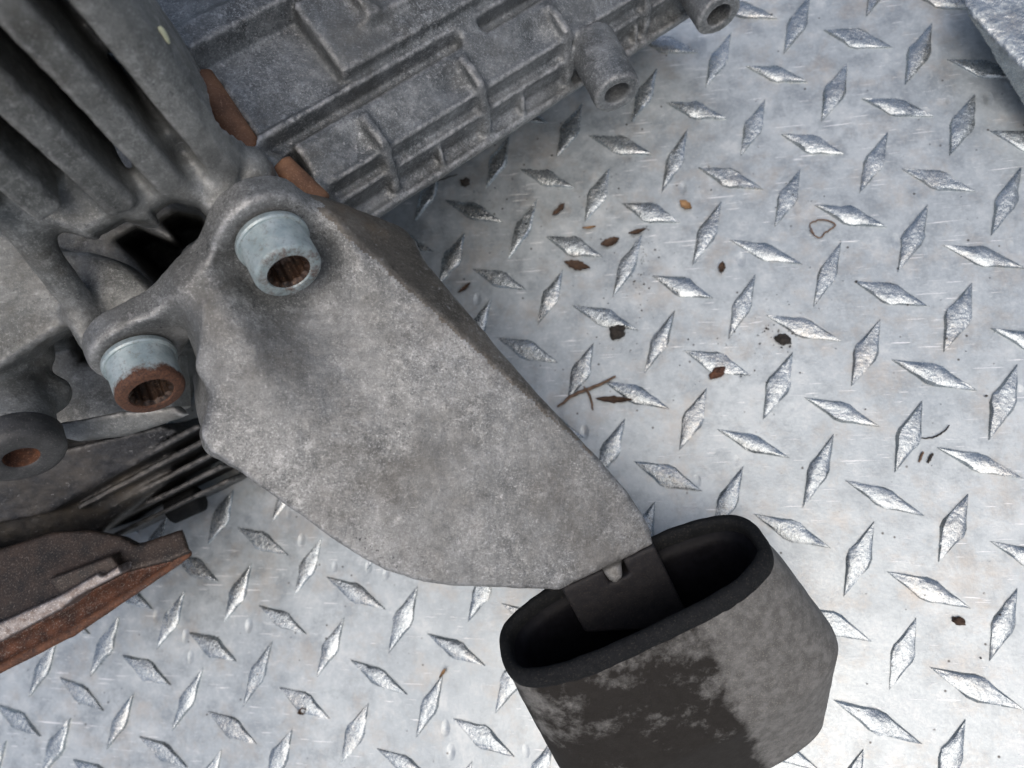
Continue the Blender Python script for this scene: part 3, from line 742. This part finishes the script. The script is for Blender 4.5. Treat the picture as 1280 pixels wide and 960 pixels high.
def simple_tube(name, mat, p, q, r, parent, text=None, n=28, caps=True, rough=.2):
    p, q = np.asarray(p, float), np.asarray(q, float); z = nrm(q - p); x = nrm(np.cross((.3, .2, 1), z)); y = np.cross(z, x); L = np.linalg.norm(q - p)
    prof = [(.02, 0), (r * .8, 0), (r, r * .15)] + [(r, L * t) for t in np.linspace(.1, .9, 14)] + [(r, L - r * .15), (r * .8, L), (.02, L)]
    vs = [p + x * rr * math.cos(2 * math.pi * i / n) + y * rr * math.sin(2 * math.pi * i / n) + z * d for rr, d in prof for i in range(n)]
    fs = np.array([[l * n + i, l * n + (i + 1) % n, (l + 1) * n + (i + 1) % n, (l + 1) * n + i] for l in range(len(prof) - 1) for i in range(n)])
    v = np.array(vs); v = v + (vnoise(v, .6) * rough)[:, None] * vnormals(v, fs)
    return link(name, mesh_from(world(v), fs, True), mat, parent, text)
simple_tube('dowel_bar', 'bar', V(246, 98, 206), V(316, 198, 208), 4.9, gearbox, 'rusty brown bar inside the slot beside the fins')
simple_tube('dowel_bar', 'bar', V(350, 206, 208), V(402, 256, 210), 3.8, gearbox, 'short rusty bar in the slot above the bracket')

# black collar with a rusty bore on the tube boss
def build_collar():
    a = V(14, 522, 208) + NB * 7
    vs, fs = lathe([(10.0, -.5), (11.0, 0), (11.6, .8), (11.6, 6.2), (10.8, 7.6), (9.2, 8.4), (5.2, 8.2), (4.5, 7.4)], 56)
    o = link('collar', mesh_from(np.array(vs) * .001, fs, True), 'collar', None, 'dull dark collar ring with a rusty bore'); place(o, a, NB, gearbox)
    vs, fs = lathe([(4.55, 7.5), (4.2, 6), (4.0, 2.6), (3, 1.6), (.02, 1.4)], 56)
    b = link('bore', mesh_from(np.array(vs) * .001, fs, True), 'rust'); b.parent = o
build_collar()

# ------------------------------------------------------------------ finned lower casting below the ledge, its shade painted into the colour
def build_lower():
    fd = Field([-215, -85, -335], [-75, 5, -225], .8)
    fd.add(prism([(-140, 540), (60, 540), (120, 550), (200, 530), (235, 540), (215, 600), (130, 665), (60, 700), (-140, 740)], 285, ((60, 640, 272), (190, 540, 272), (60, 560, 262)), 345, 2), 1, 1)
    # sharp ledge
    fd.add(prism([(-60, 575), (90, 560), (150, 545), (196, 533), (214, 540), (190, 556), (118, 606), (58, 642), (-60, 665)], 262, ((60, 630, 262), (190, 540, 264), (90, 560, 257)), 280, 1), 1, 1)
    fd.cut(capsule(V(178, 556, 262), V(204, 542, 262), 2.2), .6)
    fins = []
    for k in range(5):
        t = k / 4; a = (84 + 54 * t, 622 + 50 * t); c = (248 + 38 * t, 532 + 68 * t); fins.append((a, ((a[0] + c[0]) / 2, (a[1] + c[1]) / 2), c, 266 + 26 * t))
    for k, (a, b, c, d) in enumerate(fins):
        for (x0, y0), (x1, y1) in ((a, b), (b, c)):
            p, q_ = V(x0, y0, d), V(x1, y1, d); f = Frame(p, q_ - p, (.5, -.86, 0)); L = np.linalg.norm(q_ - p)
            fd.add(extrude(f, [(-1.0, 0), (1.0, 0), (1.6, -24), (-1.6, -24)], -.3, L + .3, .8), .8, 2 + k)
    parts = {1: ('sump_casting', 'lowcast', 'finned lower casting with the shade painted into its dark colour')}
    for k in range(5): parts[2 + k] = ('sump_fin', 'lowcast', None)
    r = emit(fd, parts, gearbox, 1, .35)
    for k in range(5):
        if 2 + k in r: r[2 + k].parent = r[1]; r[2 + k].matrix_parent_inverse = Matrix()
    simple_tube('foot', 'rubber', V(212, 640, 300), V(252, 622, 300), 5.5, r[1])
    return r
build_lower()

# ------------------------------------------------------------------ rusty flange at the left edge
def build_yoke():
    b0 = on_plate(60, 740)
    root = empty('drive_flange', (b0[0], b0[1], 0), 'rusty brown steel flange with a shiny machined edge at the left', 'flange')
    fd = Field([-205, -118, -300], [-95, -40, -225], .7)
    body = [(-80, 705), (0, 684), (60, 664), (110, 662), (150, 670), (170, 681), (228, 661), (238, 690), (212, 702), (155, 716), (60, 765), (0, 790), (-80, 830)]
    fd.add(prism(body, 250, ((0, 790, 246), (230, 690, 251), (60, 664, 258)), 285, 1.2, 0, (-.45, -.22)), 1, 1)
    fd.add(prism([(60, 724), (140, 694), (156, 714), (82, 752)], 248, 247.2, 270, 1), .8, 2)
    fd.add(prism([(-80, 812), (0, 778), (80, 742), (128, 714), (134, 718), (154, 704), (158, 714), (100, 744), (84, 758), (0, 803), (-80, 842)], 247, 243.8, 262, .8), .6, 3)
    fd.add(prism([(-80, 815), (0, 778), (84, 738), (150, 708), (195, 700), (228, 690), (234, 698), (160, 748), (80, 792), (0, 832), (-80, 872)], 250, ((0, 820, 250), (190, 716, 253), (80, 760, 254)), 275, 1, 0, (-.5, -.3)), .6, 4)
    fd.cut(capsule(V(-60, 850, 247), V(120, 752, 249), 3.2, 2.2), 1.2)
    fd.add(capsule(V(-60, 866, 248), V(90, 790, 250), 1.7), .6, 5); fd.add(capsule(V(90, 790, 250), V(205, 714, 253), 1.7, 1.3), .6, 5)
    fd.add(capsule(V(205, 714, 253), V(237, 692, 254), 1.3, 1.1), .6, 5)
    return emit(fd, {1: ('flange_body', 'rustdark', None), 2: ('pad', 'rustdark', None), 3: ('machined_edge', 'machined', 'bright machined edge'), 4: ('groove_face', 'rustgroove', 'orange rusted groove'), 5: ('rim', 'rust', None)}, root, 1, .15)
build_yoke()
# ------------------------------------------------------------------ folded panel edge in the upper right corner
def build_panel():
    b0 = on_plate(1300, 20)
    fd = Field([150, 85, -330], [290, 190, -225], 1.2)
    out = [(1150, -110), (1216, 4), (1236, 36), (1258, 72), (1290, 124), (1340, 205), (1600, 200), (1600, -160)]
    fd.add(prism(out, 258, ((1213, 0, 262), (1290, 122, 252), (1400, 0, 250)), 264, 2.2), 1, 1)
    fd.add(prism([(x + 55, y - 25) for x, y in out], 280, 262, 325, 3), 1, 1)
    root = empty('side_panel', (b0[0], b0[1], 0), 'scratched silver metal panel with a rolled edge in the corner', 'panel')
    r = emit(fd, {1: ('rolled_edge', 'tread', None)}, root, 1, .5)
build_panel()

# ------------------------------------------------------------------ debris on the plate
def tube_path(pts, rad, n=8):
    pts = [np.asarray(p, float) for p in pts]; vs, fs = [], []; m = len(pts)
    for i, p in enumerate(pts):
        d = nrm(pts[min(i + 1, m - 1)] - pts[max(i - 1, 0)]); a = nrm(np.cross(d, (0.1, .2, 1.0))); b = np.cross(d, a)
        r = rad * (1 - .45 * abs(2 * i / (m - 1) - 1) ** 2) if not callable(rad) else rad(i / (m - 1))
        for k in range(n):
            t = 2 * math.pi * k / n; vs.append(p + a * r * math.cos(t) + b * r * math.sin(t))
    for i in range(m - 1):
        for k in range(n): fs.append((i * n + k, i * n + (k + 1) % n, (i + 1) * n + (k + 1) % n, (i + 1) * n + k))
    fs.append(tuple(range(n))[::-1]); fs.append(tuple((m - 1) * n + k for k in range(n)))
    return mesh_from(vs, fs, True)
def mm(px, py, h=0.0): return on_plate(px, py, h)
def path_px(P, h, rad, n=14, seed=0):
    r = random.Random(seed); P = [np.array(p, float) for p in P]; out = []
    for i in range(n):
        t = i / (n - 1) * (len(P) - 1); a = min(int(t), len(P) - 2); f = t - a
        p0, p1, p2, p3 = P[max(a - 1, 0)], P[a], P[a + 1], P[min(a + 2, len(P) - 1)]
        q = .5 * (2 * p1 + (p2 - p0) * f + (2 * p0 - 5 * p1 + 4 * p2 - p3) * f * f + (3 * p1 - p0 - 3 * p2 + p3) * f ** 3)
        out.append(mm(q[0] + r.uniform(-.6, .6), q[1] + r.uniform(-.6, .6), h + r.uniform(-.1, .1)))
    return tube_path(out, rad * .001, 8)
def leaf_mesh(px, py, lpx, wpx, ang, seed, h=1.0, thick=.3, curl=2.2):
    """curled flake: pointed blade with a fold, real thickness"""
    r = random.Random(seed); k = plate_depth(px, py) / F; L, W = lpx * k / 2, wpx * k / 2; c = mm(px, py); a = math.radians(ang)
    nu, nv = 12, 5; top = []
    for i in range(nu + 1):
        u = -1 + 2 * i / nu; w = W * max(.08, (1 - abs(u) ** 2.2)) * r.uniform(.72, 1.15)
        for j in range(nv + 1):
            v = -1 + 2 * j / nv; x, y = u * L, v * w; z = h + curl * (.35 * v * v + .4 * u * u) + r.uniform(-.12, .12)
            top.append((c[0] + (x * math.cos(a) - y * math.sin(a)) * .001, c[1] + (x * math.sin(a) + y * math.cos(a)) * .001, z * .001))
    bot = [(x, y, z - thick * .001) for x, y, z in top]; N = len(top); w = nv + 1; fs = []
    for i in range(nu):
        for j in range(nv):
            q = (i * w + j, (i + 1) * w + j, (i + 1) * w + j + 1, i * w + j + 1); fs.append(q); fs.append(tuple(N + x for x in q[::-1]))
    ring = [i * w for i in range(nu + 1)] + [nu * w + j for j in range(1, nv + 1)] + [i * w + nv for i in range(nu - 1, -1, -1)] + [j for j in range(nv - 1, 0, -1)]
    for x, y in zip(ring, ring[1:] + ring[:1]): fs.append((y, x, N + x, N + y))
    return mesh_from(top + bot, fs, True, sharp=50)
def lump_mesh(px, py, rx, ry, ang, seed, hz=.5):
    import bmesh
    bm = bmesh.new(); bmesh.ops.create_icosphere(bm, subdivisions=3, radius=1.0); k = plate_depth(px, py) / F; c = mm(px, py); a = math.radians(ang)
    for v in bm.verts:
        n = 1 + .45 * mnoise.noise(v.co * 1.6 + Vector((seed * 3.1, 0, 0))) + .2 * mnoise.noise(v.co * 4 + Vector((seed, 2, 0)))
        x, y, z = v.co.x * rx * k * n, v.co.y * ry * k * n, max(v.co.z, -.5) * min(rx, ry) * k * n * hz * 2
        v.co = (c[0] + (x * math.cos(a) - y * math.sin(a)) * .001, c[1] + (x * math.sin(a) + y * math.cos(a)) * .001, (z + min(rx, ry) * k * hz) * .001)
    me = bpy.data.meshes.new('lump'); bm.to_mesh(me); bm.free(); me.polygons.foreach_set('use_smooth', [True] * len(me.polygons)); return me

for px, py, l, w, ang, mat, text in (
        (722, 333, 34, 12, -18, 'leaf', 'dark brown curled leaf scrap, longest of the leaf scraps on the plate'),
        (763, 304, 24, 11, 14, 'leaf', 'ragged brown leaf scrap just above the longest dark one'),
        (699, 264, 21, 8, 42, 'leaf', 'small dark leaf scrap tilted up to the right'),
        (797, 291, 22, 6, 12, 'leaf', 'thin brown leaf sliver at the head of a dirt line'),
        (857, 258, 18, 11, -40, 'leaftan', 'tan leaf flake, the only light yellow brown one'),
        (902, 336, 15, 9, 80, 'leaf', 'small upright dark seed like leaf scrap'),
        (768, 500, 46, 9, -4, 'leaf', 'flat reddish brown bark flake lying beside the crossed twigs'),
        (582, 361, 20, 5, 38, 'leaf', 'narrow brown sliver close to the bracket edge'),
        (737, 286, 17, 3, 2, 'leaftan', 'thin pale straw fragment on the plate'),
        (555, 840, 14, 4, 55, 'leaftan', 'orange rust chip standing between treads below the bracket'),
        (380, 888, 11, 8, 20, 'leaf', 'small dark chip on the plate below the bracket')):
    link('leaf_scrap', leaf_mesh(px, py, l, w, ang, int(px), .9), mat, None, text, 'leaf scrap', 'leaf scraps on the plate')
for px, py, rx, ry, ang, mat, text in (
        (772, 416, 10, 9, 20, 'soil', 'black lump of dirt on the plate right of the bracket'),
        (896, 467, 10, 6, 30, 'rust', 'reddish brown lump at the foot of a tread'),
        (979, 425, 7, 9, 60, 'soil', 'dark crumbly dirt clod below a flat tread'),
        (582, 229, 6, 5, 0, 'soil', 'small dark clod near the gearbox edge'),
        (1198, 776, 8, 5, -20, 'leaf', 'single brown oval seed on the open plate')):
    link('dirt_clod' if mat != 'leaf' else 'seed', lump_mesh(px, py, rx, ry, ang, int(py)), mat, None, text, 'dirt clod' if mat != 'leaf' else 'seed')
for P, h, rad, mat, name, text, cat in (
        (((697, 509), (718, 493), (742, 484), (770, 470)), 1.6, .75, 'twig', 'twig', 'longer brown twig of the crossed pair beside the bracket', 'twig'),
        (((730, 483), (737, 494), (741, 513)), 2.6, .5, 'twig', 'twig', 'short twig crossing over the longer one', 'twig'),
        (((1018, 292), (1012, 282), (1017, 277), (1030, 275), (1044, 281), (1036, 288), (1030, 292), (1026, 297), (1018, 294), (1012, 287)), .8, .32, 'twig', 'fibre', 'fine looped fibre resting on a flat tread', 'fibre'),
        (((1152, 548), (1165, 547), (1178, 541), (1187, 531)), .6, .3, 'soil', 'fibre', 'short curved dark fibre on the plate', 'fibre'),
        (((1149, 577), (1154, 564)), .5, .45, 'twig', 'stalk', 'lighter of two tiny stalks lying side by side', 'stalk'),
        (((1160, 578), (1166, 566)), .5, .5, 'soil', 'stalk', 'darker of two tiny stalks lying side by side', 'stalk'),
        (((538, 236), (548, 226), (572, 218)), .6, .3, 'soil', 'fibre', 'thin dark fibre near the gearbox edge', 'fibre')):
    link(name, path_px(P, h, rad, 16 if len(P) < 6 else 34, len(P)), mat, None, text, cat)

# loose grit: too small and too many to count
def build_grit():
    vs, fs = [], []; r = random.Random(5)
    oct_ = np.array([(1, 0, 0), (-1, 0, 0), (0, 1, 0), (0, -1, 0), (0, 0, 1), (0, 0, -1)], float)
    tri = [(0, 2, 4), (2, 1, 4), (1, 3, 4), (3, 0, 4), (2, 0, 5), (1, 2, 5), (3, 1, 5), (0, 3, 5)]
    spots = [(804, 318, 8, 26, 120), (790, 355, 12, 10, 60), (979, 420, 18, 14, 90), (745, 320, 70, 60, 110), (700, 250, 90, 50, 80), (772, 420, 25, 18, 40), (880, 470, 40, 20, 50), (1020, 400, 120, 90, 110), (960, 330, 150, 100, 90), (60, 900, 90, 60, 120), (560, 230, 50, 25, 60), (1100, 660, 160, 120, 80)]
    for cx, cy, sx, sy, n in spots:
        for _ in range(n // 2):
            p = on_plate(r.gauss(cx, sx), r.gauss(cy, sy)); s = .001 * min(.6, .10 + r.expovariate(1 / .09)); b = len(vs)
            for q in oct_: vs.append((p[0] + q[0] * s * r.uniform(.6, 1.6), p[1] + q[1] * s * r.uniform(.6, 1.6), .0003 + s * .4 + q[2] * s * .6))
            fs += [tuple(b + i for i in t) for t in tri]
    link('grit', mesh_from(vs, fs, False), 'soil', None, 'fine dark grit scattered over the tread plate', 'grit', kind='stuff')
build_grit()

# small fleck of pale yellow paint on the end casting
def build_fleck():
    import bmesh
    from mathutils.bvhtree import BVHTree
    vs, ps = [], []
    for o in hs.values():
        b = len(vs); vs += [tuple(v.co) for v in o.data.vertices]; ps += [tuple(b + i for i in p.vertices) for p in o.data.polygons]
    t = BVHTree.FromPolygons(vs, ps); c = Vector(world([0, 0, 0]))
    pts = []
    for px, py, w in ((199, 33, 2), (202, 37, 3.4), (206, 43, 3.0), (209, 49, 2.6), (212, 55, 1.2)):
        for s in (-1, 1):
            hit = t.ray_cast(c, (Vector(world(V(px + s * w, py - s * w * .4, 100))) - c).normalized())
            pts.append(hit[0] - (hit[0] - c).normalized() * .0005)
    n = len(pts); f = [(2 * i, 2 * i + 1, 2 * i + 3, 2 * i + 2) for i in range(n // 2 - 1)]
    d = (pts[0] - c).normalized() * .0007
    v2 = pts + [p + d for p in pts]; f2 = f + [tuple(n + i for i in q[::-1]) for q in f]
    ring = [2 * i for i in range(n // 2)] + [2 * i + 1 for i in range(n // 2 - 1, -1, -1)]
    f2 += [(a, b, n + b, n + a) for a, b in zip(ring, ring[1:] + ring[:1])]
    link('paint_fleck', mesh_from([tuple(p) for p in v2], f2, True), 'paint_fleck', gearbox)
build_fleck()
